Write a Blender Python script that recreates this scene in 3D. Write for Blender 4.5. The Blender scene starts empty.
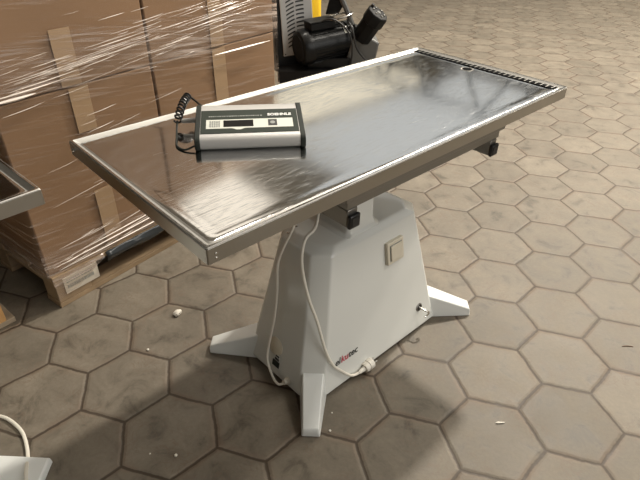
import bpy, bmesh, math, random
from mathutils import Vector, Matrix, noise
R = math.radians
PI = math.pi
C = bpy.context.scene.collection
rnd = random.Random(7)

# ------------------------------------------------------------------ materials
def mat(name, col=(.5,.5,.5), rough=.5, metal=0., bump=0., bscale=40., var=0., vscale=6., coat=0., spec=None, rvar=0.):
    m = bpy.data.materials.new(name); m.use_nodes = True
    nt = m.node_tree; b = nt.nodes['Principled BSDF']
    b.inputs['Base Color'].default_value = (*col, 1)
    b.inputs['Roughness'].default_value = rough
    b.inputs['Metallic'].default_value = metal
    b.inputs['Coat Weight'].default_value = coat
    if spec is not None: b.inputs['Specular IOR Level'].default_value = spec
    tc = nt.nodes.new('ShaderNodeTexCoord')
    if var:
        n = nt.nodes.new('ShaderNodeTexNoise'); n.inputs['Scale'].default_value = vscale; n.inputs['Detail'].default_value = 5
        nt.links.new(tc.outputs['Object'], n.inputs['Vector'])
        mx = nt.nodes.new('ShaderNodeMix'); mx.data_type = 'RGBA'
        mx.inputs[6].default_value = (*[c*(1-var) for c in col], 1); mx.inputs[7].default_value = (*[min(1,c*(1+var)) for c in col], 1)
        nt.links.new(n.outputs['Fac'], mx.inputs[0]); nt.links.new(mx.outputs[2], b.inputs['Base Color'])
    if rvar:
        n = nt.nodes.new('ShaderNodeTexNoise'); n.inputs['Scale'].default_value = vscale; n.inputs['Detail'].default_value = 4
        nt.links.new(tc.outputs['Object'], n.inputs['Vector'])
        mr = nt.nodes.new('ShaderNodeMapRange'); mr.inputs[1].default_value = .3; mr.inputs[2].default_value = .7
        mr.inputs[3].default_value = max(.02, rough-rvar); mr.inputs[4].default_value = rough+rvar
        nt.links.new(n.outputs['Fac'], mr.inputs[0]); nt.links.new(mr.outputs[0], b.inputs['Roughness'])
    if bump:
        n = nt.nodes.new('ShaderNodeTexNoise'); n.inputs['Scale'].default_value = bscale; n.inputs['Detail'].default_value = 4
        nt.links.new(tc.outputs['Object'], n.inputs['Vector'])
        bp = nt.nodes.new('ShaderNodeBump'); bp.inputs['Strength'].default_value = bump; bp.inputs['Distance'].default_value = .002
        nt.links.new(n.outputs['Fac'], bp.inputs['Height']); nt.links.new(bp.outputs[0], b.inputs['Normal'])
    return m

def steel_top():
    m = mat('scratched_stainless', (.60,.605,.605), .12, 1.)
    nt = m.node_tree; N = nt.nodes; L = nt.links; b = N['Principled BSDF']
    tc = N.new('ShaderNodeTexCoord')
    def noise_(scale, rot, sx, sy, det=3):
        mp = N.new('ShaderNodeMapping'); mp.inputs['Rotation'].default_value = (0,0,rot); mp.inputs['Scale'].default_value = (sx,sy,1)
        L.new(tc.outputs['Object'], mp.inputs['Vector'])
        n = N.new('ShaderNodeTexNoise'); n.inputs['Scale'].default_value = scale; n.inputs['Detail'].default_value = det
        L.new(mp.outputs[0], n.inputs['Vector']); return n
    big = noise_(3.5, 0, 1, 1, 6)
    mr = N.new('ShaderNodeMapRange'); mr.inputs[1].default_value=.3; mr.inputs[2].default_value=.7; mr.inputs[3].default_value=.055; mr.inputs[4].default_value=.12
    L.new(big.outputs['Fac'], mr.inputs[0])
    s1 = noise_(6, R(25), 4, 60, 4); s2 = noise_(6, R(-50), 3, 70, 4)
    mu = N.new('ShaderNodeMath'); mu.operation = 'ADD'; L.new(s1.outputs['Fac'], mu.inputs[0]); L.new(s2.outputs['Fac'], mu.inputs[1])
    mr2 = N.new('ShaderNodeMapRange'); mr2.inputs[1].default_value=1.; mr2.inputs[2].default_value=1.4; mr2.inputs[3].default_value=0; mr2.inputs[4].default_value=.24
    L.new(mu.outputs[0], mr2.inputs[0])
    ad = N.new('ShaderNodeMath'); ad.operation='ADD'; L.new(mr.outputs[0], ad.inputs[0]); L.new(mr2.outputs[0], ad.inputs[1])
    L.new(ad.outputs[0], b.inputs['Roughness'])
    low = noise_(1.7, 0, 1, 1, 2)
    ma = N.new('ShaderNodeMath'); ma.operation='MULTIPLY_ADD'; ma.inputs[1].default_value=.03
    L.new(mu.outputs[0], ma.inputs[0])
    m2 = N.new('ShaderNodeMath'); m2.operation='MULTIPLY'; m2.inputs[1].default_value = .7; L.new(low.outputs['Fac'], m2.inputs[0]); L.new(m2.outputs[0], ma.inputs[2])
    bp = N.new('ShaderNodeBump'); bp.inputs['Strength'].default_value=.3; bp.inputs['Distance'].default_value=.0008
    L.new(ma.outputs[0], bp.inputs['Height']); L.new(bp.outputs[0], b.inputs['Normal'])
    return m

def floor_mat():
    m = bpy.data.materials.new('hexagonal_paving'); m.use_nodes = True
    nt = m.node_tree; N = nt.nodes; L = nt.links; b = N['Principled BSDF']
    def vm(op, a, c=None, d=None):
        n = N.new('ShaderNodeVectorMath'); n.operation = op
        for i, v in enumerate((a,c,d)):
            if v is None: continue
            if isinstance(v, (tuple,list)): n.inputs[i].default_value = v
            else: L.new(v, n.inputs[i])
        return n
    def mth(op, a, c=None, clamp=False):
        n = N.new('ShaderNodeMath'); n.operation = op; n.use_clamp = clamp
        for i, v in enumerate((a,c)):
            if v is None: continue
            if isinstance(v, (int,float)): n.inputs[i].default_value = v
            else: L.new(v, n.inputs[i])
        return n.outputs[0]
    def nz(vec, scale, det=4, rough=.5, dist=0):
        n = N.new('ShaderNodeTexNoise'); n.inputs['Scale'].default_value = scale; n.inputs['Detail'].default_value = det
        n.inputs['Roughness'].default_value = rough; n.inputs['Distortion'].default_value = dist
        L.new(vec, n.inputs['Vector']); return n
    def rng(v, a, c, d, e, st=False):
        n = N.new('ShaderNodeMapRange'); L.new(v, n.inputs[0])
        for i, x in enumerate((a,c,d,e)): n.inputs[1+i].default_value = x
        if st: n.interpolation_type = 'SMOOTHSTEP'
        return n.outputs[0]
    geo = N.new('ShaderNodeNewGeometry')
    sc = vm('SCALE', geo.outputs['Position']); sc.inputs['Scale'].default_value = 1/.16
    rt = N.new('ShaderNodeVectorRotate'); rt.rotation_type = 'Z_AXIS'; rt.inputs['Angle'].default_value = R(59.35)
    L.new(sc.outputs[0], rt.inputs['Vector'])
    base = vm('ADD', rt.outputs[0], (-3.506,-3.113,0)).outputs[0]
    wn = nz(base, 1.1, 3)
    wv = vm('SUBTRACT', wn.outputs['Color'], (.5,.5,.5)); ws = vm('SCALE', wv.outputs[0]); ws.inputs['Scale'].default_value = .10
    wn2 = nz(base, 9, 3); wv2 = vm('SUBTRACT', wn2.outputs['Color'], (.5,.5,.5)); ws2 = vm('SCALE', wv2.outputs[0]); ws2.inputs['Scale'].default_value = .035
    p0 = vm('ADD', base, ws.outputs[0]).outputs[0]
    p0 = vm('ADD', p0, ws2.outputs[0]).outputs[0]
    p = vm('MULTIPLY', p0, (1,1,0)).outputs[0]
    h = (1.5, math.sqrt(3)/2, 1.)
    a = vm('WRAP', p, h, (-h[0],-h[1],-1.)).outputs[0]
    pb = vm('SUBTRACT', p, (h[0],h[1],0)).outputs[0]
    bb = vm('WRAP', pb, h, (-h[0],-h[1],-1.)).outputs[0]
    a = vm('MULTIPLY', a, (1,1,0)).outputs[0]; bb = vm('MULTIPLY', bb, (1,1,0)).outputs[0]
    la = vm('LENGTH', a).outputs['Value']; lb = vm('LENGTH', bb).outputs['Value']
    sel = mth('LESS_THAN', lb, la)
    mx = N.new('ShaderNodeMix'); mx.data_type='VECTOR'; L.new(sel, mx.inputs[0]); L.new(a, mx.inputs[4]); L.new(bb, mx.inputs[5])
    gv = mx.outputs[1]
    ab = vm('ABSOLUTE', gv).outputs[0]
    dt = vm('DOT_PRODUCT', ab, (math.sqrt(3)/2, .5, 0)).outputs['Value']
    sp = N.new('ShaderNodeSeparateXYZ'); L.new(ab, sp.inputs[0])
    hd = mth('MAXIMUM', dt, sp.outputs['Y'])
    ed = mth('SUBTRACT', math.sqrt(3)/2, hd)           # distance to the tile edge
    grout = rng(ed, .014, .042, 1, 0, True)
    cid = vm('SUBTRACT', p, gv).outputs[0]
    sn = vm('SNAP', vm('ADD', cid, (.1,.1,0)).outputs[0], (.5,.4330127,1)).outputs[0]
    wnz = N.new('ShaderNodeTexWhiteNoise'); L.new(sn, wnz.inputs['Vector'])
    tileid = wnz.outputs['Value']
    # colour
    big = nz(base, .35, 5, .6); mid = nz(base, 1.6, 8, .62, .6); fine = nz(base, 14, 6, .7)
    cr = N.new('ShaderNodeValToRGB'); L.new(mid.outputs['Fac'], cr.inputs[0])
    e = cr.color_ramp.elements; e[0].position=.28; e[0].color=(.078,.066,.050,1); e[1].position=.66; e[1].color=(.198,.170,.132,1)
    x = e.new(.44); x.color=(.158,.135,.104,1)
    tv = rng(tileid, 0, 1, .86, 1.1); bv = rng(big.outputs['Fac'], .3, .7, .88, 1.1); fv = rng(fine.outputs['Fac'], .3, .7, .9, 1.08)
    f = mth('MULTIPLY', mth('MULTIPLY', tv, bv), fv)
    c1 = vm('SCALE', cr.outputs['Color']); L.new(f, c1.inputs['Scale'])
    # dark scuffs along some tile edges
    edge = mth('MULTIPLY', rng(ed, .0, .2, 1, 0, True), rng(nz(base, 1.3, 3).outputs['Fac'], .42, .62, 0, .7))
    m1 = N.new('ShaderNodeMix'); m1.data_type='RGBA'; L.new(edge, m1.inputs[0]); L.new(c1.outputs[0], m1.inputs[6]); m1.inputs[7].default_value=(.17,.125,.09,1)
    # thin veins
    vn = nz(base, 2.6, 4, .6, 1.2)
    vv = mth('ABSOLUTE', mth('SUBTRACT', vn.outputs['Fac'], .5))
    vf = mth('MULTIPLY', rng(vv, 0, .03, .6, 0), rng(nz(base, .9, 2).outputs['Fac'], .45, .6, 0, 1))
    m15 = N.new('ShaderNodeMix'); m15.data_type='RGBA'; L.new(vf, m15.inputs[0]); L.new(m1.outputs[2], m15.inputs[6]); m15.inputs[7].default_value=(.15,.11,.08,1)
    m2 = N.new('ShaderNodeMix'); m2.data_type='RGBA'; L.new(mth('MULTIPLY', grout, .88), m2.inputs[0]); L.new(m15.outputs[2], m2.inputs[6]); m2.inputs[7].default_value=(.050,.035,.024,1)
    L.new(m2.outputs[2], b.inputs['Base Color'])
    L.new(rng(mid.outputs['Fac'], .3, .7, .5, .68), b.inputs['Roughness'])
    b.inputs['Specular IOR Level'].default_value = .35
    # bump
    prof = rng(ed, .0, .09, 0, 1, True)
    hh = mth('ADD', mth('MULTIPLY', prof, 1.), mth('MULTIPLY', fine.outputs['Fac'], .12))
    hh = mth('ADD', hh, mth('MULTIPLY', mid.outputs['Fac'], .5))
    bp = N.new('ShaderNodeBump'); bp.inputs['Strength'].default_value=.6; bp.inputs['Distance'].default_value=.004
    L.new(hh, bp.inputs['Height']); L.new(bp.outputs[0], b.inputs['Normal'])
    return m

def film_mat():
    m = bpy.data.materials.new('stretch_film'); m.use_nodes = True
    nt = m.node_tree; N = nt.nodes; L = nt.links
    for n in list(N): N.remove(n)
    out = N.new('ShaderNodeOutputMaterial'); tc = N.new('ShaderNodeTexCoord')
    def st(rot, sx, sz, scale, lo, hi, off=0):
        mp = N.new('ShaderNodeMapping'); mp.inputs['Rotation'].default_value=(0,rot,0); mp.inputs['Location'].default_value=(off,0,off)
        L.new(tc.outputs['Object'], mp.inputs['Vector'])
        mp2 = N.new('ShaderNodeMapping'); mp2.inputs['Scale'].default_value=(sx,sx,sz); L.new(mp.outputs[0], mp2.inputs['Vector'])
        n = N.new('ShaderNodeTexNoise'); n.inputs['Scale'].default_value=scale; n.inputs['Detail'].default_value=5; L.new(mp2.outputs[0], n.inputs['Vector'])
        r = N.new('ShaderNodeMapRange'); r.inputs[1].default_value=lo; r.inputs[2].default_value=hi; L.new(n.outputs['Fac'], r.inputs[0]); return n, r.outputs[0]
    def mth(op, a, c):
        n = N.new('ShaderNodeMath'); n.operation=op
        for i,v in enumerate((a,c)):
            if isinstance(v,(int,float)): n.inputs[i].default_value=v
            else: L.new(v, n.inputs[i])
        return n.outputs[0]
    n1, a = st(R(-4), 1.0, 34, 2.0, .53, .70)
    n2, b_ = st(R(-8), 1.6, 60, 2.4, .54, .70, 3.3)
    n3, msk = st(R(-4), .8, 4.0, 1.6, .38, .66, 7.7)
    # the film is bunched in two bands: round the foot of the load and at the joint of the layers
    sp = N.new('ShaderNodeSeparateXYZ'); L.new(tc.outputs['Object'], sp.inputs[0])
    def band(c, w):
        d = mth('ABSOLUTE', mth('SUBTRACT', sp.outputs['Z'], c), 0)
        r = N.new('ShaderNodeMapRange'); r.inputs[1].default_value=0; r.inputs[2].default_value=w; r.inputs[3].default_value=1; r.inputs[4].default_value=0; r.interpolation_type='SMOOTHSTEP'
        L.new(d, r.inputs[0]); return r.outputs[0]
    bd = mth('ADD', band(.17,.14), mth('MULTIPLY', band(.90,.14), .7))
    s = mth('ADD', a, b_)
    dens = mth('ADD', mth('MULTIPLY', msk, .55), mth('MULTIPLY', bd, .9))
    fac = mth('MULTIPLY', s, dens)
    fac = mth('ADD', mth('MULTIPLY', fac, .9), mth('MULTIPLY', bd, .22))
    fc = N.new('ShaderNodeClamp'); fc.inputs[1].default_value=.02; fc.inputs[2].default_value=.85; L.new(fac, fc.inputs[0])
    tr = N.new('ShaderNodeBsdfTransparent'); tr.inputs[0].default_value=(.97,.95,.93,1)
    df = N.new('ShaderNodeBsdfDiffuse'); df.inputs[0].default_value=(.66,.54,.48,1)  # pale diffuse colour stands in for highlights along the wrinkles
    gl = N.new('ShaderNodeBsdfGlossy'); gl.inputs[0].default_value=(.9,.88,.86,1); gl.inputs['Roughness'].default_value=.22
    bp = N.new('ShaderNodeBump'); bp.inputs['Strength'].default_value=.6; bp.inputs['Distance'].default_value=.004
    L.new(n1.outputs['Fac'], bp.inputs['Height']); L.new(bp.outputs[0], gl.inputs['Normal'])
    m1 = N.new('ShaderNodeMixShader'); m1.inputs[0].default_value=.45; L.new(df.outputs[0], m1.inputs[1]); L.new(gl.outputs[0], m1.inputs[2])
    m2 = N.new('ShaderNodeMixShader'); L.new(fc.outputs[0], m2.inputs[0]); L.new(tr.outputs[0], m2.inputs[1]); L.new(m1.outputs[0], m2.inputs[2])
    L.new(m2.outputs[0], out.inputs['Surface'])
    return m

def emis(name, col, s):
    m = bpy.data.materials.new(name); m.use_nodes=True; b = m.node_tree.nodes['Principled BSDF']
    b.inputs['Base Color'].default_value=(*col,1); b.inputs['Emission Color'].default_value=(*col,1); b.inputs['Emission Strength'].default_value=s
    return m

M = dict(
 floor=floor_mat(), top=steel_top(),
 apron=mat('brushed_stainless', (.40,.38,.345), .34, 1., rvar=.06, vscale=5),
 rim=mat('polished_rim_steel', (.33,.32,.30), .5, .75),
 recess=mat('dark_recess', (.008,.008,.008), .95, spec=.05),
 under=mat('dull_steel', (.25,.24,.22), .42, .85, rvar=.06, vscale=8),
 white=mat('white_enamelled_plastic', (.73,.735,.70), .2, 0, coat=.4, bump=.03, bscale=60),
 foot=mat('white_foot_enamel', (.76,.775,.755), .3, 0, coat=.2),
 cream=mat('cream_switch_plastic', (.68,.62,.50), .35),
 cable=mat('cream_cable_rubber', (.78,.74,.65), .45),
 plug=mat('white_plug_plastic', (.80,.76,.68), .35),
 pin=mat('nickel_pin', (.6,.58,.54), .25, 1.),
 black=mat('black_plastic', (.012,.012,.012), .35),
 dark=mat('black_rubber', (.02,.019,.018), .6),
 silver=mat('anodised_aluminium', (.54,.53,.515), .42, .35),
 charcoal=mat('charcoal_plastic', (.024,.028,.024), .6, spec=.2),
 panel=mat('dark_green_grey_panel', (.030,.038,.030), .6, spec=.2),
 pale=mat('pale_keypad', (.66,.67,.60), .45),
 lcd=mat('dark_display_glass', (.012,.012,.012), .12),
 ink=mat('black_ink', (.02,.02,.02), .5),
 red=mat('red_ink', (.55,.02,.06), .5),
 whiteink=mat('white_ink', (.8,.8,.78), .5),
 greyink=mat('grey_ink', (.28,.29,.27), .5),
 card=mat('brown_cardboard', (.25,.152,.084), .75, var=.10, vscale=2.5, bump=.15, bscale=25),
 card2=mat('cardboard_edge', (.16,.09,.05), .85),
 tape=mat('tan_packing_tape', (.385,.27,.165), .38, var=.06, vscale=9),
 wood=mat('pale_pallet_wood', (.34,.24,.145), .7, var=.28, vscale=14, bump=.3, bscale=30),
 woodg=mat('weathered_pallet_wood', (.34,.27,.19), .8, var=.3, vscale=12, bump=.3, bscale=30),
 woodo=mat('orange_pallet_wood', (.50,.28,.11), .7, var=.3, vscale=12, bump=.3, bscale=30),
 sheet=mat('black_plastic_sheet', (.035,.04,.045), .22, bump=.9, bscale=12),
 film=film_mat(),
 strand=mat('film_wrinkle', (.78,.70,.63), .3, var=.25, vscale=12),  # pale colour paints the glints on the film's ridges
 label=mat('white_shipping_label', (.62,.56,.47), .6, var=.12, vscale=20),
 blk=mat('black_machine_paint', (.006,.006,.006), .3, spec=.25),
 blkm=mat('matt_black_casting', (.009,.009,.009), .6, spec=.2, bump=.2, bscale=60),
 grey=mat('grey_casting', (.13,.13,.125), .4, .3),
 lpanel=mat('grey_louvre_panel', (.40,.405,.40), .45, .1),
 yellow=mat('yellow_plastic', (.80,.50,.02), .4),
 chip=mat('pale_debris', (.7,.66,.58), .7),
 wall=mat('cream_painted_wall', (.66,.58,.44), .8, var=.12, vscale=.5),
 ceil=mat('grey_ceiling', (.78,.78,.76), .8, var=.06, vscale=.6),
 truss=mat('grey_steel_truss', (.10,.11,.12), .5, .3),
 sky=emis('daylight_roof_panel', (.78,.81,.82), .62),  # added glow, brightens the ceiling mirrored in the tabletop
 sky3=emis('cream_roof_panel', (.95,.86,.68), .95),  # added glow in place of the lit cream wall mirrored in the steel
 sky2=emis('bright_roof_window', (1.0,.91,.78), 1.15),
)

# ------------------------------------------------------------------ helpers
def link(name, bm, m, parent=None, smooth=True, bevel=0., seg=2, angle=35, loc=None, rot=None):
    me = bpy.data.meshes.new(name); bmesh.ops.recalc_face_normals(bm, faces=bm.faces[:])
    bm.to_mesh(me); bm.free()
    ms = m if isinstance(m, (list,tuple)) else [m]
    for x in ms: me.materials.append(x)
    o = bpy.data.objects.new(name, me); C.objects.link(o)
    if parent: o.parent = parent
    if loc is not None: o.location = loc
    if rot is not None: o.rotation_euler = rot
    if bevel:
        b = o.modifiers.new('bevel','BEVEL'); b.width = bevel; b.segments = seg; b.limit_method='ANGLE'; b.angle_limit=R(25); b.harden_normals=False
    if smooth:
        me.shade_smooth()
        if hasattr(me, 'set_sharp_from_angle'): me.set_sharp_from_angle(angle=R(angle if not bevel else 60))
    return o
def empty(name, label, cat, loc=(0,0,0), rz=0., group=None):
    o = bpy.data.objects.new(name, None); C.objects.link(o); o.location = loc; o.rotation_euler=(0,0,rz); o.empty_display_size=.1
    tag(o, label, cat, group); return o
def tag(o, label=None, cat=None, group=None, kind=None):
    if label: o['label']=label
    if cat: o['category']=cat
    if group: o['group']=group
    if kind: o['kind']=kind
    return o
def BM(): return bmesh.new()
def box(bm, x0,x1,y0,y1,z0,z1, M4=None):
    vs = [bm.verts.new(Vector(p) if M4 is None else M4@Vector(p)) for p in
          ((x0,y0,z0),(x1,y0,z0),(x1,y1,z0),(x0,y1,z0),(x0,y0,z1),(x1,y0,z1),(x1,y1,z1),(x0,y1,z1))]
    for f in ((0,3,2,1),(4,5,6,7),(0,1,5,4),(1,2,6,5),(2,3,7,6),(3,0,4,7)): bm.faces.new([vs[i] for i in f])
    return vs
def loft(bm, rings, cap0=True, cap1=True, closed=True):
    rv = [[bm.verts.new(p) for p in r] for r in rings]
    n = len(rv[0])
    for a, b in zip(rv, rv[1:]):
        for i in range(n if closed else n-1):
            j=(i+1)%n; bm.faces.new((a[i],a[j],b[j],b[i]))
    if cap0: bm.faces.new(rv[0][::-1])
    if cap1: bm.faces.new(rv[-1])
    return rv
def frame_of(d):
    d = d.normalized(); up = Vector((0,0,1)) if abs(d.z)<.9 else Vector((1,0,0))
    x = d.cross(up).normalized(); return x, x.cross(d).normalized()
def tube(bm, pts, r, n=10, caps=True, smoothpts=True, sub=6):
    pts = [Vector(p) for p in pts]
    if smoothpts and len(pts)>2:
        out=[]
        for i in range(len(pts)-1):
            p0=pts[max(i-1,0)];p1=pts[i];p2=pts[i+1];p3=pts[min(i+2,len(pts)-1)]
            for k in range(sub):
                t=k/sub; out.append(.5*((2*p1)+(-p0+p2)*t+(2*p0-5*p1+4*p2-p3)*t*t+(-p0+3*p1-3*p2+p3)*t**3))
        out.append(pts[-1]); pts=out
    rings=[]; x=None
    for i,p in enumerate(pts):
        d=(pts[min(i+1,len(pts)-1)]-pts[max(i-1,0)]).normalized()
        if x is None: x,_=frame_of(d)
        x=(x-d*x.dot(d)).normalized(); y=d.cross(x)
        rr = r(i/(len(pts)-1)) if callable(r) else r
        rings.append([p+rr*(math.cos(2*PI*k/n)*x+math.sin(2*PI*k/n)*y) for k in range(n)])
    loft(bm, rings, caps, caps)
def cyl(bm, p0, p1, r0, r1=None, n=24):
    p0=Vector(p0);p1=Vector(p1); r1=r0 if r1 is None else r1
    x,y=frame_of(p1-p0)
    loft(bm, [[p+r*(math.cos(2*PI*k/n)*x+math.sin(2*PI*k/n)*y) for k in range(n)] for p,r in ((p0,r0),(p1,r1))])
def lathe(bm, p0, d, prof, n=28):
    p0=Vector(p0); d=Vector(d).normalized(); x,y=frame_of(d)
    loft(bm, [[p0+d*h+r*(math.cos(2*PI*k/n)*x+math.sin(2*PI*k/n)*y) for k in range(n)] for h,r in prof])
def text(name, s, size, mtx, m, parent, shear=0., ext=.0003, bold=0.):
    cu = bpy.data.curves.new(name,'FONT'); cu.body=s; cu.size=size; cu.shear=shear; cu.extrude=ext; cu.offset=bold
    t = bpy.data.objects.new(name, cu); C.objects.link(t); bpy.context.view_layer.update()
    me = bpy.data.meshes.new_from_object(t.evaluated_get(bpy.context.evaluated_depsgraph_get()))
    w = max((v.co.x for v in me.vertices), default=0)
    me.transform(mtx); me.materials.clear(); me.materials.append(m)
    bpy.data.objects.remove(t); bpy.data.curves.remove(cu)
    o = bpy.data.objects.new(name, me); C.objects.link(o); o.parent=parent
    return o, w
def plane_mtx(origin, xdir, ydir):
    x=Vector(xdir).normalized(); y=Vector(ydir); y=(y-x*y.dot(x)).normalized(); z=x.cross(y)
    return Matrix(((x.x,y.x,z.x,origin[0]),(x.y,y.y,z.y,origin[1]),(x.z,y.z,z.z,origin[2]),(0,0,0,1)))

# ------------------------------------------------------------------ hall
def struct(name, bm, m, **k):
    o = link(name, bm, m, smooth=False, **k); o['kind']='structure'; return o
b=BM(); box(b,-9,14.2,-9,14.2,-.2,0); struct('floor',b,M['floor'])
HZ=5.2
b=BM(); box(b,14,14.2,-9,14.2,0,HZ); struct('wall_right',b,M['wall'])
b=BM(); box(b,-9,14,14,14.2,0,HZ); struct('wall_back',b,M['wall'])
# roof with unseen glowing panels added for the steel's reflections (strips along y)
panels=[(2.85,4.25,5.5,7.2),(7.2,12.2,8.4,11.4),(6.0,13.6,2.2,8.0),(4.9,6.7,-8,1.6),(7.9,9.7,-8,1.6),(10.9,12.7,-8,1.6)]
b=BM(); box(b,-9,14.2,-9,14.2,HZ+.35,HZ+.45); struct('ceiling',b,M['ceil'])
for i,(x0,x1,y0,y1) in enumerate(panels):
    b=BM(); box(b,x0,x1,y0,y1,HZ+.30,HZ+.345); struct('window_%d'%(i+1),b,M['sky2'] if i==0 else M['sky3'] if i==1 else M['sky'])
k=0
for yy in (9.5,):
    pass
def truss(x0,y0,x1,y1,z0,z1,nb):
    global k
    k+=1; b=BM(); A=Vector((x0,y0,0)); Bv=Vector((x1,y1,0))
    z_=lambda z: Vector((0,0,z))
    tube(b,[A+z_(z0),Bv+z_(z0)],.07,6,smoothpts=False); tube(b,[A+z_(z1),Bv+z_(z1)],.07,6,smoothpts=False)
    for i in range(nb):
        a=A.lerp(Bv,i/nb); m_=A.lerp(Bv,(i+.5)/nb); c=A.lerp(Bv,(i+1)/nb)
        tube(b,[a+z_(z0),m_+z_(z1)],.045,5,smoothpts=False); tube(b,[m_+z_(z1),c+z_(z0)],.045,5,smoothpts=False)
    struct('trim_%d'%k,b,M['truss'])
truss(-8,9.6,13.9,9.6,3.9,5.1,14)
truss(10.2,-8,10.2,13.9,3.9,5.1,14)
for (x,y) in ((8.2,9.6),(10.2,6.8)):
    k+=1; b=BM(); box(b,x-.1,x+.1,y-.1,y+.1,0,3.9); struct('trim_%d'%k,b,M['truss'])

# ------------------------------------------------------------------ examination table
def rect(hx,hy,z,r,n=3,cx=0,cy=0):
    """rounded rectangle ring"""
    out=[]
    for sx,sy,a0 in ((1,1,0),(-1,1,90),(-1,-1,180),(1,-1,270)):
        for i in range(n+1):
            a=R(a0+90*i/n); out.append(Vector((cx+sx*(hx-r)+r*math.cos(a), cy+sy*(hy-r)+r*math.sin(a), z)))
    return out
def octo(hx,hy,z,c,cx=0.,cy=0.):
    return [Vector((cx+x,cy+y,z)) for x,y in ((hx,-hy+c),(hx,hy-c),(hx-c,hy),(-hx+c,hy),(-hx,hy-c),(-hx,-hy+c),(-hx+c,-hy),(hx-c,-hy))]
TL,TW,TZ=.7055,.3172,.8755
TILT=Matrix.Translation((.0015,.003,TZ))@Matrix.Rotation(.0165,4,'X')@Matrix.Translation((0,0,-TZ))   # the tiltable top stands a degree out of level
def tabletop(parent):
    b=BM()
    seq=[(TL-.004,TW-.004,.8385,.003),(TL,TW,.8385,.004),(TL,TW,.8735,.004),(TL-.0018,TW-.0018,TZ,.004),(TL-.0065,TW-.0065,TZ,.005),
         (TL-.0135,TW-.0135,.8680,.008),(TL-.018,TW-.018,.8662,.009),(TL-.022,TW-.022,.8680,.010),(TL-.028,TW-.028,.8685,.011),(TL-.040,TW-.040,.8675,.012),(TL-.050,TW-.050,.8668,.013),(TL-.060,TW-.060,.8668,.014),(TL-.064,TW-.064,.8668,.014)]
    loft(b,[rect(*s) for s in seq],cap0=False,cap1=True)
    o=link('tabletop',b,[M['top'],M['rim']],parent,angle=30)
    for p in o.data.polygons:
        if p.center.z>.8665 and abs(p.normal.z)<.995: p.material_index=1
    b=BM(); loft(b,[rect(TL-.003,TW-.003,.8385,.003),rect(TL-.003,TW-.003,.862,.003)]); link('underside_panel',b,M['under'],parent,smooth=False)
    return o
def apron(parent):
    # four folded sheet sides, one brushed skirt
    b=BM(); o_=rect(TL+.0012,TW+.0012,.8375,.004); i_=rect(TL-.0005,TW-.0005,.8375,.004)
    loft(b,[i_,o_,[p+Vector((0,0,.0345)) for p in o_],[p+Vector((0,0,.0345)) for p in i_]],False,False)
    return link('apron',b,M['apron'],parent,angle=40)

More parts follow.
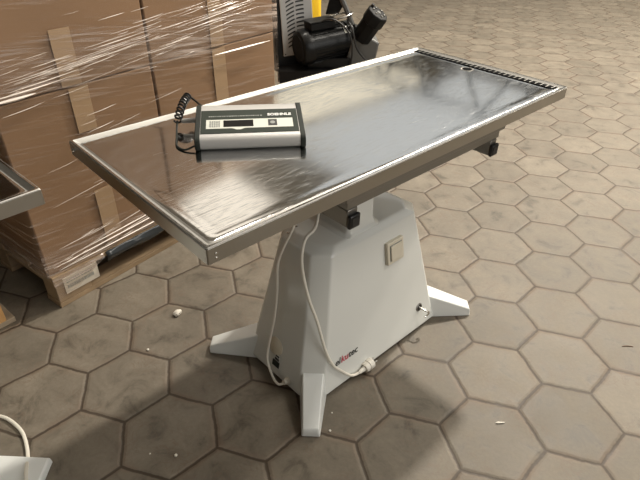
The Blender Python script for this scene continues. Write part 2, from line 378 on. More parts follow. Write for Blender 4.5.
def make_table(parent, main=True):
    tabletop(parent); apron(parent)
    if main:
        b=BM(); box(b,TL-.043,TL-.0150,-TW+.026,TW-.018,.8664,.8696); tr_=link('drain_channel',b,M['recess'],parent,smooth=False)
        b=BM()
        y=-TW+.034
        while y<TW-.028: 
            box(b,TL-.042,TL-.016,y,y+.0030,.8696,.8704); y+=.020
        link('channel_grating',b,M['under'],tr_,smooth=False)
        b=BM(); lathe(b,(.630,.027,.8665),(0,0,1),[(0,.024),(.0010,.024),(.0014,.0215),(.0006,.0195)]); dr=link('drain_hole',b,M['apron'],parent)
        b=BM(); lathe(b,(.630,.027,.8672),(0,0,1),[(0,.0175),(.0014,.0175)]); link('drain_opening',b,M['recess'],dr,smooth=False)
        b=BM(); lathe(b,(-TL-.001,.292,.858),(-1,0,0),[(0,.0055),(.002,.0055),(.0045,.003)],12); link('corner_screw',b,M['pin'],parent)
        b=BM(); lathe(b,(-TL+.018,-TW-.001,.857),(0,-1,0),[(0,.003),(.0012,.003),(.002,.0015)],10); lathe(b,(-TL+.018,-TW-.001,.847),(0,-1,0),[(0,.003),(.0012,.003),(.002,.0015)],10)
        link('rivet',b,M['pin'],parent)
    # lifting frame under the top
    b=BM(); box(b,-.262,.478,-.246,.246,.765,.838); link('carrier_frame',b,M['under'],parent,bevel=.002)
    b=BM(); box(b,-.250,.462,-.238,.238,.737,.766); link('carrier_rail',b,M['under'],parent,bevel=.002)
    for x0 in (-.250,.413):
        b=BM(); box(b,x0,x0+.038,-.240,.240,.685,.7375); ct=link('cross_tube',b,M['under'],parent,bevel=.003)
        for s in (-1,1):
            b=BM(); y0=-.252 if s<0 else .2402
            box(b,x0-.0015,x0+.0385,y0,y0+.0118,.6835,.724); e_=link('end_cap',b,M['black'],ct,bevel=.004)
            if s<0:
                b=BM(); box(b,x0+.006,x0+.031,-.2535,-.2519,.691,.717); link('cap_inset',b,M['dark'],e_,smooth=False)
    b=BM(); box(b,-.19,.26,-.10,.10,.700,.737); link('lift_plate',b,M['under'],parent,bevel=.002)
    if main:
        for o in [c for c in C.objects if c.parent==parent]: o.matrix_basis=TILT@o.matrix_basis
    # column
    b=BM(); cx=-.026
    loft(b,[octo(.085,.105,.512,.02,cx),octo(.066,.094,.522,.012,cx),octo(.058,.088,.545,.008,cx),octo(.056,.086,.70,.008,cx)])
    link('column_cover',b,M['white'],parent,bevel=.004,seg=3)
    # base housing
    bx=.013
    b=BM(); loft(b,[octo(.354,.196,.012,.060,bx),octo(.350,.190,.030,.060,bx),octo(.294,.153,.265,.052,bx),octo(.241,.116,.495,.045,bx),octo(.205,.096,.514,.04,bx)])
    hs=link('base_housing',b,M['white'],parent,bevel=.0065,seg=3)
    # four splayed feet
    for sx in (-1,1):
        for sy in (-1,1):
            d=Vector((sx,sy,0)).normalized(); t=Vector((-d.y,d.x,0))
            tip=Vector((bx+sx*.437,sy*.262,0)) if main and not (sx<0 and sy<0 and main) else Vector((-.411,-.271,0)) if main else Vector((bx+sx*.462,sy*.292,0)); wt=.029 if main else .078; hb=.050 if main else .085
            L0=.235; root=tip-d*L0
            b=BM()
            def sec(p,w,h,inset): return [p+t*(-w),p+t*w,p+t*(w-inset)+Vector((0,0,h)),p+t*(-w+inset)+Vector((0,0,h))]
            h1=.034 if main else .026; h0=.118 if main else .05
            loft(b,[sec(root,hb+.002,h0+.006,.012),sec(tip-d*.004,wt+.001,h1,.005),sec(tip,wt,h1-.012,.004)])
            link('foot',b,M['foot'],parent,bevel=.006,seg=3)
    return hs

ET=empty('examination_table','white based steel examination table carrying the display unit, with a drain channel at one end','table',(0,0,0))
hs=make_table(ET)
nf=Vector((0,-.48,.075)).normalized()   # normal of the front face
up=Vector((0,.075,.48)).normalized()
def fpt(x,z,off=0.):
    y=-.192+(z-.02)*(.076/.48); return Vector((x,y,z))+nf*off
def fm(x,z,off): o=fpt(x,z,off); return plane_mtx(o,(1,0,0),up)
# rocker switch
Ms=fm(.0905,.401,.0)
b=BM(); box(b,-.041,.041,-.041,.041,-.004,.013,Ms); sw=link('wall_type_switch',b,M['cream'],ET,bevel=.003,seg=3)
b=BM(); box(b,-.028,.029,-.028,.028,.0132,.0185,Ms); link('rocker',b,M['cream'],sw,bevel=.003,seg=3)
b=BM(); box(b,-.030,.031,-.030,.030,.0128,.0134,Ms); link('rocker_gap',b,M['greyink'],sw,smooth=False)
# crank socket with hook
b=BM(); o_=fpt(.222,.100); lathe(b,o_-nf*.004,nf,[(0,.017),(.0055,.017),(.0075,.013),(.006,.011)]); so=link('release_socket',b,M['under'],ET)
b=BM(); lathe(b,o_,nf,[(0,.0125),(.0035,.0125)]); link('socket_hole',b,M['black'],so,smooth=False)
b=BM(); tube(b,[o_+nf*.002,o_+nf*.028+Vector((.004,0,-.006)),o_+nf*.036+Vector((.016,0,-.018)),o_+nf*.032+Vector((.012,0,-.034)),o_+nf*.03+Vector((.0,0,-.036))],.0035); link('release_hook',b,M['pin'],so)
# brand lettering
x=-.214
for s_,m_ in (('el',M['ink']),('ku',M['red']),('tec',M['ink'])):
    t_,w=text('brand_lettering',s_,.036,fm(x-.006,.099,.0012),m_,ET,shear=.22,bold=.0002); x+=w-(.0012 if s_!='tec' else 0)
# rating plate, round vent disc and cable gland on the left end
nl=Vector((-.475,0,.112)).normalized(); upl=Vector((.112,0,.475)).normalized()
def lpt(y,z,off=0.): return Vector((-.336+(z-.03)*(.109/.465),y,z))+nl*off
def lm(y,z,off): return plane_mtx(lpt(y,z,off),(0,-1,0),upl)
b=BM(); lathe(b,lpt(.010,.120,-.001),nl,[(0,.034),(.004,.034),(.006,.031)]); dc=link('inspection_disc',b,M['cream'],ET)
b=BM(); box(b,-.016,.010,-.012,.012,.0,.0015,lm(-.012,.085,.003)); rp=link('rating_plate',b,M['whiteink'],ET,smooth=False)
b=BM(); box(b,-.014,.008,-.010,-.001,.0015,.0022,lm(-.012,.085,.003)); box(b,-.012,.006,.003,.009,.0015,.0022,lm(-.012,.085,.003)); link('plate_print',b,M['ink'],rp,smooth=False)
b=BM(); box(b,-.018,.016,-.013,.010,.0,.0015,lm(-.006,.060,.0025)); link('dark_label',b,M['charcoal'],ET,smooth=False)
g=lpt(-.074,.034,0)
b=BM(); lathe(b,g,nl,[(0,.013),(.008,.013),(.010,.009),(.02,.0085)],14); link('cable_gland',b,M['plug'],ET)
# control cable and mains cable
b=BM(); tube(b,[(-.14,.02,.735),(-.175,.03,.66),(-.222,.012,.565),(-.250,.034,.481),(-.268,.043,.417),(-.289,.026,.324),(-.311,.019,.233),(-.331,.025,.14),(-.349,.018,.075),(-.362,-.024,.032),(-.365,-.060,.026),tuple(g+nl*.012)],.0042); link('control_cable',b,M['cable'],ET)
b=BM(); tube(b,[(-.10,.02,.735),(-.17,-.05,.70),(-.237,-.103,.625),(-.278,-.106,.601),(-.300,-.113,.557),(-.305,-.123,.494),(-.296,-.139,.404),(-.276,-.153,.314),(-.258,-.172,.196),(-.236,-.185,.125),(-.203,-.192,.078),(-.160,-.200,.030),(-.121,-.204,.020)],.0048); mc=link('mains_cable',b,M['cable'],ET)
pd=Vector((.072,.002,.004)).normalized(); p0=Vector((-.121,-.204,.021))
b=BM(); lathe(b,p0-pd*.004,pd,[(0,.006),(.022,.009),(.026,.0085),(.027,.016),(.036,.0185),(.040,.0185),(.041,.0165),(.046,.0165),(.047,.019),(.064,.0195),(.066,.018)],18); pg=link('plug',b,M['plug'],ET)
b=BM()
for s in (-1,1):
    c=p0+pd*.061+Vector((0,.0095*s,0)); cyl(b,c,c+pd*.020,.0024,n=10)
link('plug_pin',b,M['pin'],pg)
# small screws on the shoulder
for q in ((-.21,.055,.5105),(-.17,.062,.514)):
    b=BM(); lathe(b,q,(0,0,1),[(0,.0045),(.002,.0045),(.0035,.002)],10); link('cover_screw',b,M['pin'],ET)

# neighbouring table
E2=empty('examination_table','second steel table cut off by the left edge, with white foot and looped cable','table',(0,0,0),R(4.6))
ca,sa=math.cos(R(4.6)),math.sin(R(4.6))
E2.location=(-.847-(ca*TL+sa*TW), .116-(sa*TL-ca*TW), 0)
make_table(E2,False)
inv=(Matrix.Translation(E2.location)@Matrix.Rotation(R(4.6),4,'Z')).inverted()
b=BM(); tube(b,[inv@Vector(p) for p in [(-1.30,.40,.30),(-1.24,.47,.12),(-1.16,.50,.03),(-1.11,.475,.007),(-1.078,.425,.006),(-1.062,.35,.006),(-1.068,.285,.006),(-1.080,.235,.010),(-1.088,.20,.030),(-1.10,.165,.040),(-1.12,.11,.038),(-1.17,.03,.012),(-1.26,-.05,.006)]],.0055); link('mains_cable',b,M['cable'],E2)

# ------------------------------------------------------------------ weighing display unit on the table
DW=.274; DA=R(-35.49); DZ=.8672
D=empty('display_unit','grey and silver weighing scale display unit lying on the steel tabletop','display unit',(-.489,.068,DZ),DA)
D.rotation_mode='QUATERNION'; D.matrix_basis=TILT@Matrix.Translation((-.489,.065,DZ))@Matrix.Rotation(DA,4,'Z')
prof=[(.006,.002),(.0,.007),(-.003,.015),(-.002,.023),(.002,.029),(.008,.033),(.016,.0355),(.022,.0365),(.126,.0570),(.150,.0600),(.160,.0585),(.166,.052),(.168,.04),(.168,.004),(.164,.002)]
b=BM(); loft(b,[[Vector((x,p[0],p[1])) for p in prof] for x in (.010,DW-.010)]); body=link('aluminium_casing',b,M['silver'],D,angle=40)
cx_=sum(p[0] for p in prof)/len(prof); cz_=sum(p[1] for p in prof)/len(prof)
big=[(.083+(p[0]-.083)*1.035, .031+(p[1]-.031)*1.07-.0002) for p in prof]
for x0,x1 in ((-.002,.0115),(DW-.0115,DW+.002)):
    b=BM(); loft(b,[[Vector((x,p[0],max(0,p[1]))) for p in big] for x in (x0,x1)]); link('end_cap',b,M['charcoal'],D,bevel=.0015)
sl=Vector((0,.104,.0205)).normalized()
Pm=plane_mtx((0,.022,.03655),(1,0,0),sl)   # panel plane: x right, y up the slope
b=BM(); box(b,.0125,DW-.0125,0,.105,0,.0012,Pm); fp=link('front_panel',b,M['panel'],D,smooth=False)
b=BM(); box(b,.026,DW-.026,.020,.060,.0012,.0018,Pm); kp=link('keypad_strip',b,M['pale'],D,smooth=False)
b=BM(); box(b,.070,.146,.026,.055,.0018,.0024,Pm); link('display_window',b,M['lcd'],D,smooth=False)
b=BM()
for i in range(5):
    for j in range(3):
        box(b,.0345+i*.0056,.0388+i*.0056,.0265+j*.0098,.0345+j*.0098,.0018,.0023,Pm)
link('key_block',b,M['greyink'],D,smooth=False)
b=BM(); box(b,.184,.207,.027,.055,.0018,.0024,Pm); kk=link('tare_key',b,M['ink'],D,smooth=False)
b=BM(); lathe(b,Pm@Vector((.1955,.041,.0024)),Pm.to_3x3()@Vector((0,0,1)),[(0,.0065),(.0004,.0065)],16); link('key_mark',b,M['greyink'],kk,smooth=False)
b=BM(); v=[Pm@Vector(p) for p in ((.090,.020,.0019),(.126,.020,.0019),(.113,.0135,.0019),(.103,.0135,.0019))]; b.faces.new([b.verts.new(p) for p in v]); link('pointer_mark',b,M['pale'],kp,smooth=False)
text('maker_lettering','SOEHNLE',.0145,Pm@Matrix.Translation((.184,.074,.0014)),M['whiteink'],fp,bold=.0006)
b=BM()
xx=.032
while xx<.165:
    w=rnd.uniform(.002,.006); box(b,xx,xx+w,.074,.078,.0012,.0015,Pm); xx+=w+rnd.uniform(.001,.003)
link('small_print',b,M['greyink'],fp,smooth=False)
# coiled lead
Di=(Matrix.Translation((-.489,.068,DZ))@Matrix.Rotation(DA,4,'Z')).inverted()
b=BM(); P0=Di@Vector((-.372,.285,.925)); P1=Di@Vector((-.448,.222,.890)); ax=(P1-P0); xx_,yy_=frame_of(ax); pts=[]
nT=9
for i in range(nT*10+1):
    t=i/(nT*10); a=2*PI*nT*t; bow=Vector((0,0,.010*math.sin(PI*t)))
    pts.append(P0+ax*t+bow+.0095*(math.cos(a)*xx_+math.sin(a)*yy_))
tube(b,pts,.0029,6,smoothpts=False); cl=link('coiled_lead',b,M['black'],D)
b=BM(); tube(b,[P0,P0+Vector((.012,-.002,-.008)),Vector((.022,.172,.040)),Vector((.03,.166,.03))],.003,8); link('lead_tail',b,M['black'],D)
b=BM(); c0=Di@Vector((-.437,.218,.888)); c1=Di@Vector((-.408,.190,.892)); c1=Vector((-.002,c1.y,c1.z)); cyl(b,c0,c1,.006,.0075,14); link('lead_connector',b,M['silver'],D)
b=BM(); tube(b,[P1,Di@Vector((-.462,.205,.878)),Di@Vector((-.484,.170,.8705)),Di@Vector((-.510,.125,.8702)),Di@Vector((-.508,.090,.8702)),Vector((-.004,.012,.010))],.0026,8); link('thin_lead',b,M['charcoal'],D)

# ------------------------------------------------------------------ pallet load of boxes
SA=R(10); SO=(-.746,.852,0)
def Sm(): return Matrix.Translation(SO)@Matrix.Rotation(SA,4,'Z')
PT=empty('pallet','pale wooden pallet under the film-wrapped carton stack','pallet',SO,SA)
PD=.88; PLn=1.38
for i in range(5):
    y0=.0+i*(PD-.13)/4; b=BM(); box(b,0,PLn,y0,y0+.13,.124,.146); link('deck_board',b,M['wood'],PT,bevel=.002)
for i in range(3):
    x0=i*(PLn-.14)/2
    b=BM(); box(b,x0,x0+.14,0,PD,.102,.1238); link('stringer_board',b,M['wood'],PT,bevel=.002)
for j in range(3):
    y0=j*(PD-.10)/2
    for i in range(3):
        x0=i*(PLn-.145)/2
        b=BM(); box(b,x0+.003,x0+.145,y0+.002,y0+.098,.0222,.1018); link('block',b,M['wood'],PT,bevel=.002)
    b=BM(); box(b,0,PLn,y0,y0+.10,.0,.022); link('bottom_board',b,M['wood'],PT,bevel=.002)
CY=.02
b=BM(); 
nx=60; pts=[]
for i in range(nx+1):
    x=.232+(1.11)*i/nx
    col=[]
    for j in range(7):
        z=.150-.052*j/6*(1+.25*noise.noise(Vector((x*5,0,0)))); y=-.004-.010*math.sin(j/6*PI)+.006*noise.noise(Vector((x*14,j*.6,2.)))
        col.append(b.verts.new((x,y-.004,z)))
    pts.append(col)
for i in range(nx):
    for j in range(6): b.faces.new((pts[i][j],pts[i+1][j],pts[i+1][j+1],pts[i][j+1]))
sh=link('plastic_sheet',b,M['sheet'],None); sh.location=SO; sh.rotation_euler=(0,0,SA)
md=sh.modifiers.new('thick','SOLIDIFY'); md.thickness=.002
tag(sh,'strip of dark plastic sheet hanging between the carton stack and its pallet','plastic sheet')

def carton(x0,x1,z0,z1,label,tapes):
    h=(x1-x0)/2; cxm=(x0+x1)/2
    base=Sm()@Vector((cxm,CY+.41,z0))
    e=empty('cardboard_box',label,'box',tuple(base),SA,'cartons stacked on the wrapped pallet')
    H=z1-z0-.004
    b=BM(); box(b,-h+.003,h-.003,-.41,.41,0,H)
    bmesh.ops.subdivide_edges(b,edges=b.edges[:],cuts=7,use_grid_fill=True)
    sd=rnd.random()*50
    for v in b.verts:
        fx=1-abs(v.co.x/h)**2; fz=1-abs((v.co.z-H/2)/(H/2))**2; fy=1-abs(v.co.y/.41)**2
        n_=noise.noise(v.co*3+Vector((sd,0,0)))
        if abs(abs(v.co.y)-.41)<1e-4: v.co.y+= .010*n_*max(0,fx)*max(0,fz)
        elif abs(abs(v.co.x)-h)<.005: v.co.x+=.006*n_*max(0,fz)*max(0,fy)
    bo=link('carton',b,M['card'],e,bevel=.004)
    tw=.076; tx=-.030 if (x0<.1 and z0>.5) else -.012
    for (za,zb) in tapes:
        b=BM(); box(b,tx-tw/2,tx+tw/2,-.4128,-.4108,za-z0,zb-z0)
        bmesh.ops.subdivide_edges(b,edges=b.edges[:],cuts=3,use_grid_fill=True)
        for v in b.verts: v.co.y-=.0045
        link('packing_tape',b,M['tape'],e,smooth=False)
    for s in (-1,1):
        b=BM(); box(b,-.004-tw/2,-.004+tw/2,-.415 if s<0 else -.41,.41,(H+.0006),(H+.0016)) if s>0 else box(b,-.0045,.0045,-.408,.408,H+.0001,H+.0005)
        link('top_tape' if s>0 else 'flap_seam',b,M['tape'] if s>0 else M['card2'],e,smooth=False)
    return e
Z0,Z1,Z2=.150,.826,1.60
carton(.0,.626,Z0,Z1,'lower left cardboard box of the film-wrapped stack, at the pallet label corner',[(Z0+.02,.415),(.655,Z1-.006)])
carton(.631,1.36,Z0,Z1,'lower right cardboard box of the film-wrapped stack, behind the display unit',[(Z0+.02,.40),(.56,Z1-.006)])
carton(.0,.626,Z1,Z2,'upper left cardboard box of the film-wrapped stack, cut off by the top left image corner',[(Z1+.004,1.020),(1.40,Z2-.02)])
carton(.631,1.36,Z1,Z2,'upper right cardboard box of the film-wrapped stack, next to the black machine',[(Z1+.004,Z2-.02)])
# stretch film: a wrinkled shell round the stack
b=BM(); cols=[]
def perim():
    out=[]; nxs,nys=70,30; X0,X1,Y0,Y1=-.012,1.372,CY-.012,CY+.832
    for i in range(nxs): out.append((X0+(X1-X0)*i/nxs,Y0,0,-1))
    for i in range(nys): out.append((X1,Y0+(Y1-Y0)*i/nys,1,0))
    for i in range(nxs): out.append((X1-(X1-X0)*i/nxs,Y1,0,1))
    for i in range(nys): out.append((X0,Y1-(Y1-Y0)*i/nys,-1,0))
    return out
pr=perim(); nz_=44; rings=[]
for j in range(nz_+1):
    z=.1505+(1.60-.1505)*j/nz_; ring=[]
    for (x,y,nx_,ny_) in pr:
        n_=noise.noise(Vector((x*2.5,y*2.5,z*22-x*3)))+.6*noise.noise(Vector((x*7,y*7,z*40-x*8)))
        off=.004+.0055*n_
        ring.append(Vector((x+nx_*off,y+ny_*off,z+.006*noise.noise(Vector((x*4,y*4,9))) if j<0 else z)))
    rings.append(ring)
loft(b,rings,False,False)
F=link('stretch_film',b,M['film'],None); F.location=SO; F.rotation_euler=(0,0,SA)
tag(F,'clear stretch film wrapped around the brown cartons, streaked with pale wrinkles','plastic film')
b=BM()
def strand(x,z,L,sl,r,y=CY-.019):
    n=max(5,int(L/.03)); pts=[]; ph=rnd.random()*9
    for i in range(n+1):
        t=i/n; pts.append(Vector((x+L*t, y-.003*math.sin(PI*t)+.0, z+L*t*sl+.0007*math.sin(ph+t*4))))
    tube(b,pts,lambda t:max(.00015,r*math.sin(PI*min(max(t,.02),.98))**.6),4,sub=2)
for i in range(230):
    u=rnd.random()
    if u<.45: x=rnd.uniform(-.0,1.15); z=rnd.gauss(.875+.11*x,.038)
    elif u<.72: z=abs(rnd.gauss(0,.05))+.165; x=rnd.uniform(.0,1.1)
    else: z=rnd.uniform(.22,1.5); x=rnd.uniform(0,1.2)
    L=rnd.uniform(.04,.22) if rnd.random()<.8 else rnd.uniform(.2,.45)
    L=min(L,1.33-x)
    strand(x,z,L,rnd.gauss(.095,.02),rnd.uniform(.0003,.0008) if rnd.random()<.85 else .0012)
strand(-.005,.838,.15,.02,.006); strand(.0,.85,.22,.05,.003); strand(.06,.862,.26,.08,.0015)
strand(.04,.165,1.1,.01,.0035); strand(.02,.185,.8,.03,.003); strand(.10,.205,.7,.04,.0025); strand(.95,.80,.36,-.02,.004)
w=link('film_wrinkles',b,M['strand'],F); w['kind']='stuff'  # ridges coloured pale for the light they would catch
b=BM(); cols=[]
for i in range(26):
    x=-.006+.225*i/25; zl=.045+.09*(i/25)**1.5+.012*noise.noise(Vector((x*30,0,0))); cols.append([b.verts.new((x,-.014-.005*math.sin(j/7*PI)+.004*noise.noise(Vector((x*20,j*.9,5))),.153+(zl-.153)*j/7)) for j in range(8)])
for i in range(25):
    for j in range(7): b.faces.new((cols[i][j],cols[i+1][j],cols[i+1][j+1],cols[i][j+1]))
link('film_tail',b,M['film'],F)
# film-covered shipping label at the corner
b=BM(); Lm=plane_mtx((.035,-.0030,.052),(1,0,0),(0,0,1)); box(b,0,.15,0,.075,0,.0015,Lm); lb=link('shipping_label',b,M['label'],None,smooth=False); lb.location=SO; lb.rotation_euler=(0,0,SA)
tag(lb,'printed white shipping label on the near corner of the wrapped pallet','label')
b=BM()
x_=.012
while x_<.125:
    w_=rnd.uniform(.001,.004); box(b,x_,x_+w_,.022,.038,.0016,.0021,Lm); x_+=w_+rnd.uniform(.001,.003)
for zz in (.048,.058):
    x_=.012
    while x_<.12:
        w_=rnd.uniform(.004,.012); box(b,x_,x_+w_,zz,zz+.004,.0016,.0021,Lm); x_+=w_+.003
link('label_print',b,M['greyink'],lb,smooth=False)

# second pallet at the left edge
P2=empty('pallet','weathered orange wooden pallet at the left edge, beside the wrapped stack','pallet',(-.905,.895,0),R(97))
def pb(nm,a,m): 
    b=BM(); box(b,*a); return link(nm,b,m,P2,bevel=.002)
for y0 in (0,.30,.60): pb('bottom_board',(0,1.15,y0,y0+.10,0,.022),M['woodg'])
for y0 in (0,.30,.60):
    for x0 in (0,.5,1.01): pb('block',(x0,x0+.14,y0+.03,y0+.10,.0225,.098),M['woodo'])
for x0 in (0,.25,.5,.75,1.01): pb('deck_board',(x0,x0+.13,0.03,.75,.0985,.120),M['woodo'])

# ------------------------------------------------------------------ black machine behind the table
MA=R(-42.02)
K=empty('motor_unit','black electric machine with two motors and a grey louvred panel, standing beyond the table','machine',(1.1,1.4,0),MA)
def kb(nm,a,m,par=K,bev=.004,M4=None):
    b=BM(); box(b,*a,M4) if M4 is not None else box(b,*a); return link(nm,b,m,par,bevel=bev,seg=2)
# local: x = right, y = away, z up
Tp=Matrix.Translation((-.205,.0,.46))@Matrix.Rotation(R(-3),4,'Y')@Matrix.Rotation(R(22),4,'Z')
hsg=kb('control_housing',(0,.235,0,.15,.0,.50),M['blk'],M4=Tp)
Tg=Tp@Matrix.Translation((.045,-.004,.09))
pn=kb('louvre_panel',(0,.200,-.006,.002,.0,.40),M['lpanel'],M4=Tg,bev=.006)
b=BM()
for i in range(15):
    z=.05+i*.0225
    for (xa,xb) in ((.035,.085),(.095,.145)):
        n=6
        for q in range(n):
            xA=xa+(xb-xa)*q/n; xB=xa+(xb-xa)*(q+1)/n
            f_=lambda x: z+.022-.022*((x-.13)/.09)**2
            v=[Tg@Vector(p) for p in ((xA,-.0068,f_(xA)),(xB,-.0068,f_(xB)),(xB,-.0068,f_(xB)+.0085),(xA,-.0068,f_(xA)+.0085))]
            w2=[Tg@Vector((p[0],-.0058,p[1])) for p in ((xA,f_(xA)),(xB,f_(xB)),(xB,f_(xB)+.0085),(xA,f_(xA)+.0085))]
            vs=[b.verts.new(p) for p in v+w2]
            for fc in ((0,1,2,3),(7,6,5,4),(0,4,5,1),(1,5,6,2),(2,6,7,3),(3,7,4,0)): b.faces.new([vs[t] for t in fc])
link('louvre_slots',b,M['black'],pn,smooth=False)
for (x,z) in ((.012,.012),(.173,.012),(.012,.388),(.173,.388)):
    b=BM(); lathe(b,Tg@Vector((x,-.006,z)),Tg.to_3x3()@Vector((0,-1,0)),[(0,.005),(.003,.004)],10); link('panel_screw',b,M['blk'],pn)
b=BM(); lathe(b,Tp@Vector((.12,.07,.50)),(0,0,1),[(0,.05),(.02,.045),(.05,.03),(.06,.012)],18); link('housing_cap',b,M['blkm'],K)
# main motor
A0=Vector((-.075,-.075,.622)); A1=Vector((.275,.10,.655)); ad=(A1-A0); Lm_=ad.length
b=BM(); lathe(b,A0,ad,[(0,.07),(.006,.094),(.03,.102),(.055,.102),(.058,.096),(.30,.096),(.305,.101),(.335,.101),(.345,.085),(Lm_,.07)],36); mo=link('motor',b,M['blk'],K,angle=40)
b=BM(); lathe(b,A0-ad.normalized()*.006,ad,[(0,.03),(.002,.075),(.007,.078)],30); link('fan_cover',b,M['blkm'],mo)
b=BM()
xa,ya=frame_of(ad)
for i in range(22):
    a=2*PI*i/22; rd=xa*math.cos(a)+ya*math.sin(a); tt=ad.normalized().cross(rd)
    q0=A0+ad.normalized()*.075+rd*.094; q1=A0+ad.normalized()*.29+rd*.094
    vs=[b.verts.new(p) for p in (q0-tt*.0015,q0+tt*.0015,q0+tt*.0015+rd*.007,q0-tt*.0015+rd*.007,q1-tt*.0015,q1+tt*.0015,q1+tt*.0015+rd*.007,q1-tt*.0015+rd*.007)]
    for f in ((0,3,2,1),(4,5,6,7),(0,1,5,4),(1,2,6,5),(2,3,7,6),(3,0,4,7)): b.faces.new([vs[j] for j in f])
link('cooling_fins',b,M['blk'],mo,smooth=False)
Tt=Matrix.Translation((.02,-.03,.722))@Matrix.Rotation(R(25),4,'Z')@Matrix.Rotation(R(-4),4,'Y')
kb('terminal_box',(-.045,.115,-.05,.05,0,.042),M['blkm'],mo,.006,Tt); kb('terminal_lid',(-.05,.12,-.055,.055,.043,.05),M['blk'],mo,.003,Tt)
kb('nameplate',(.15,.20,-.004,-.002,-.03,.02),M['pale'],mo,.0,Matrix.Translation((.055,-.075,.715))@Matrix.Rotation(R(26),4,'Z')@Matrix.Rotation(R(-50),4,'X'))
# gear casting
b=BM(); loft(b,[[Vector((x,y,z)) for x,z in ((.20,.50),(.34,.50),(.39,.56),(.405,.645),(.32,.69),(.24,.67))] for y in (-.03,.13)]); gc=link('gear_casting',b,M['grey'],K,bevel=.012,seg=3)
# tilted second motor
B0=Vector((.290,.0,.66)); B1=Vector((.382,-.05,.812)); bd=(B1-B0).normalized(); BL=(B1-B0).length
b=BM(); lathe(b,B0,bd,[(0,.050),(.01,.060),(.12,.060),(.122,.067),(BL,.067),(BL+.006,.060)],8); m2=link('drive_motor',b,M['blkm'],K,bevel=.004)
xb,yb=frame_of(bd)
for i in range(6):
    a=2*PI*i/6; c=B1+bd*.004+.036*(math.cos(a)*xb+math.sin(a)*yb)
    b=BM(); lathe(b,c,bd,[(0,.006),(.008,.0055)],6); link('bolt',b,M['pin'],m2)
b=BM(); lathe(b,B1+bd*.004,bd,[(0,.014),(.006,.012)],16); link('hub',b,M['grey'],m2)
b=BM(); cyl(b,B1-bd*.01+yb*(-.05)*-1,B1+bd*.02+yb*.052,.010,n=12); link('cable_gland',b,M['black'],m2)
# linkage: frame arms, bracket, hand wheel, hoses
b=BM(); loft(b,[[Vector((x,y,z)) for x,z in ((.085,.79),(.16,.795),(.20,.86),(.17,.93),(.12,.93))] for y in (.02,.05)]); link('bracket',b,M['blk'],K,bevel=.004)
b=BM(); tube(b,[(.19,.05,.86),(.30,.02,.62),(.345,.0,.50)],.011,8,smoothpts=False); link('link_arm',b,M['blk'],K)
b=BM(); tube(b,[(.13,.03,.97),(.215,.0,.80),(.24,.0,.74)],.016,8,smoothpts=False); link('link_arm',b,M['grey'],K)
b=BM(); pts=[Vector((.165+.075*math.cos(a),-.0+.06*math.sin(a),.787+.018*math.cos(a))) for a in [2*PI*i/24 for i in range(25)]]; tube(b,pts,.0055,8,False,False); link('chrome_ring',b,M['pin'],K)
b=BM(); tube(b,[(.05,-.06,.765),(.12,-.10,.79),(.20,-.11,.74),(.235,-.12,.66),(.235,-.10,.56),(.22,-.05,.50)],.005,8); link('hose',b,M['dark'],K)
b=BM(); tube(b,[(.21,.0,.77),(.24,-.05,.72),(.27,-.08,.62),(.34,-.07,.54),(.38,-.05,.50)],.006,8); link('hose',b,M['dark'],K)
b=BM(); tube(b,[(.40,-.02,.49),(.42,-.03,.535),(.455,-.03,.545),(.49,-.02,.50),(.49,-.0,.45)],.006,8); link('hose',b,M['dark'],K)
# chassis
kb('deck',(-.20,.43,-.10,.20,.43,.50),M['blkm'],K,.006)
kb('motor_mount',(-.02,.24,-.05,.10,.4995,.56),M['blk'],K,.004)
for (x,y) in ((-.19,-.09),(.39,-.09),(-.19,.16),(.39,.16)):
    kb('leg',(x,x+.03,y,y+.03,.035,.4302),M['blkm'],K,.003)
for y in (-.09,.16):
    kb('skid',(-.22,.45,y-.005,y+.035,.0,.036),M['blkm'],K,.003)
b=BM(); cyl(b,(-.17,-.135,.36),(-.17,-.098,.36),.07,n=28); link('pulley',b,M['grey'],K,bevel=.004)

# yellow jerrycan behind the machine
Y=empty('jerrycan','yellow plastic canister on the far floor, partly hidden by the grey louvred panel','canister',(3.33,3.86,0),MA)
b=BM(); loft(b,[rect(.10,.12,0,.03),rect(.105,.125,.02,.035),rect(.105,.125,.46,.035),rect(.095,.11,.52,.035),rect(.05,.06,.56,.03),rect(.04,.05,.575,.03)]); link('body',b,M['yellow'],Y,angle=50)
b=BM(); tube(b,[(0,-.09,.52),(0,-.08,.60),(0,.05,.60),(0,.07,.53)],.016,10); link('handle',b,M['yellow'],Y)
b=BM(); cyl(b,(0,.09,.515),(0,.105,.575),.028,n=18); link('cap',b,M['black'],Y)

# ------------------------------------------------------------------ small debris on the floor
def chip(x,y,s,label,cat='debris',sc=(1,1,.6),m=M['chip']):
    b=BM(); bmesh.ops.create_icosphere(b,subdivisions=2,radius=s)
    sd=rnd.random()*90
    for v in b.verts:
        v.co*=1+.45*noise.noise(v.co*(1.6/s)*.6+Vector((sd,0,0))); v.co.x*=sc[0]; v.co.y*=sc[1]; v.co.z*=sc[2]
    mz=min(v.co.z for v in b.verts)
    for v in b.verts: v.co.z-=mz
    o=link('paper_scrap' if cat=='paper' else 'debris_chip',b,m,None,angle=20); o.location=(x,y,0); o.rotation_euler=(0,0,rnd.random()*3)
    tag(o,label,cat); return o
chip(-.423,.505,.016,'crumpled white paper scrap on the tiles beside the left foot','paper')
chip(.069,-.641,.008,'pale elongated chip lying in the middle of a hexagonal tile at lower right',sc=(1.8,.4,.3))
chip(-.352,-.296,.004,'tiny pale crumb right beside the front foot tip')
chip(-.300,-.251,.003,'tiny white crumb between the front foot and the mains plug')
chip(-.752,-.047,.005,'small pale chip on the shadowed tile at lower left')
chip(-.603,.407,.005,'small pale chip on the tile left of the left foot')
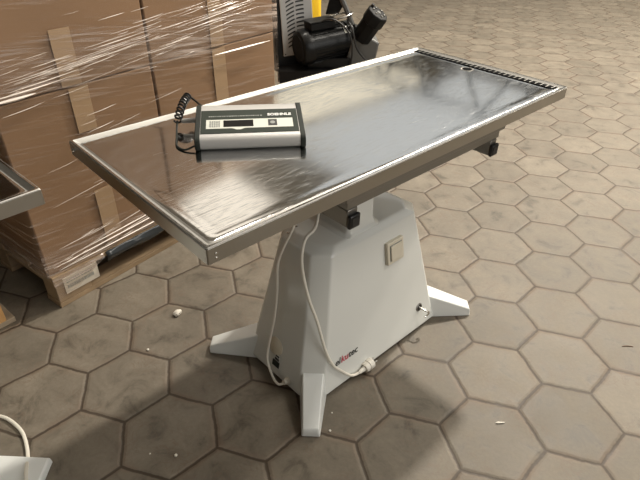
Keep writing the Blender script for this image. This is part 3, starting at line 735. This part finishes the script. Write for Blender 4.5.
chip(-.806,.011,.003,'tiny crumb at lower left, nearest the white foot of the second table')
b=BM(); tube(b,[(-.02,0,.0015),(0,.002,.002),(.02,0,.0015)],.0016,5); o=link('dark_splinter',b,M['card2'],None); o.location=(.72,-.78,0); o.rotation_euler=(0,0,R(-45)); tag(o,'thin dark splinter on a tile at the right edge','debris')

# ------------------------------------------------------------------ lights
def area(name,loc,size,energy,col,target=(0,0,0)):
    l=bpy.data.lights.new(name,'AREA'); l.shape='DISK'; l.size=size; l.energy=energy; l.color=col
    o=bpy.data.objects.new(name,l); C.objects.link(o); o.location=loc
    o.rotation_euler=(Vector(target)-Vector(loc)).to_track_quat('-Z','Y').to_euler(); return o
area('hall_lamp',(4.2,.85,5.0),.24,325,(1,.93,.82),(.6,.3,0))
area('hall_lamp',(1.6,1.9,5.0),.6,40,(1,.93,.82),(.5,.2,0))
area('hall_lamp',(2.3,-2.2,5.0),1.2,70,(1,.94,.84),(.5,0,0))
area('hall_lamp',(5.5,-.5,5.0),.5,190,(1,.91,.77),(4.5,.5,0))
area('hall_lamp',(9.5,.8,5.0),.5,225,(1,.91,.77),(9,2.,0))
area('doorway_daylight',(1.2,-7.5,3.2),5.6,165,(1,.98,.93),(0,0,.6))  # added soft fill from the camera side, brightens the white base
w=bpy.data.worlds.new('World'); bpy.context.scene.world=w; w.use_nodes=True
w.node_tree.nodes['Background'].inputs[0].default_value=(1.0,.93,.84,1); w.node_tree.nodes['Background'].inputs[1].default_value=.04

# ------------------------------------------------------------------ camera
Ra=[[0.7331474112734051, -0.680032201788719, 0.007146878583790442], [-0.3744084802850593, -0.41238079549911066, -0.8305181330917184], [0.5677263101475368, 0.6062163673424757, -0.5569457358956575]]
cam=bpy.data.cameras.new('camera'); co=bpy.data.objects.new('camera',cam); C.objects.link(co)
cam.sensor_width=36; cam.lens=533.54/640*36; cam.clip_start=.02; cam.clip_end=100
X=Vector(Ra[0]); Yv=-Vector(Ra[1]); Zv=-Vector(Ra[2])
co.matrix_world=Matrix(((X.x,Yv.x,Zv.x,-1.10083787),(X.y,Yv.y,Zv.y,-1.04238843),(X.z,Yv.z,Zv.z,1.43029046),(0,0,0,1)))
s=bpy.context.scene; s.camera=co
s.view_settings.view_transform='Standard'; s.view_settings.look='None'; s.view_settings.gamma=1; s.view_settings.use_curve_mapping=False
s.view_settings.exposure=0.35
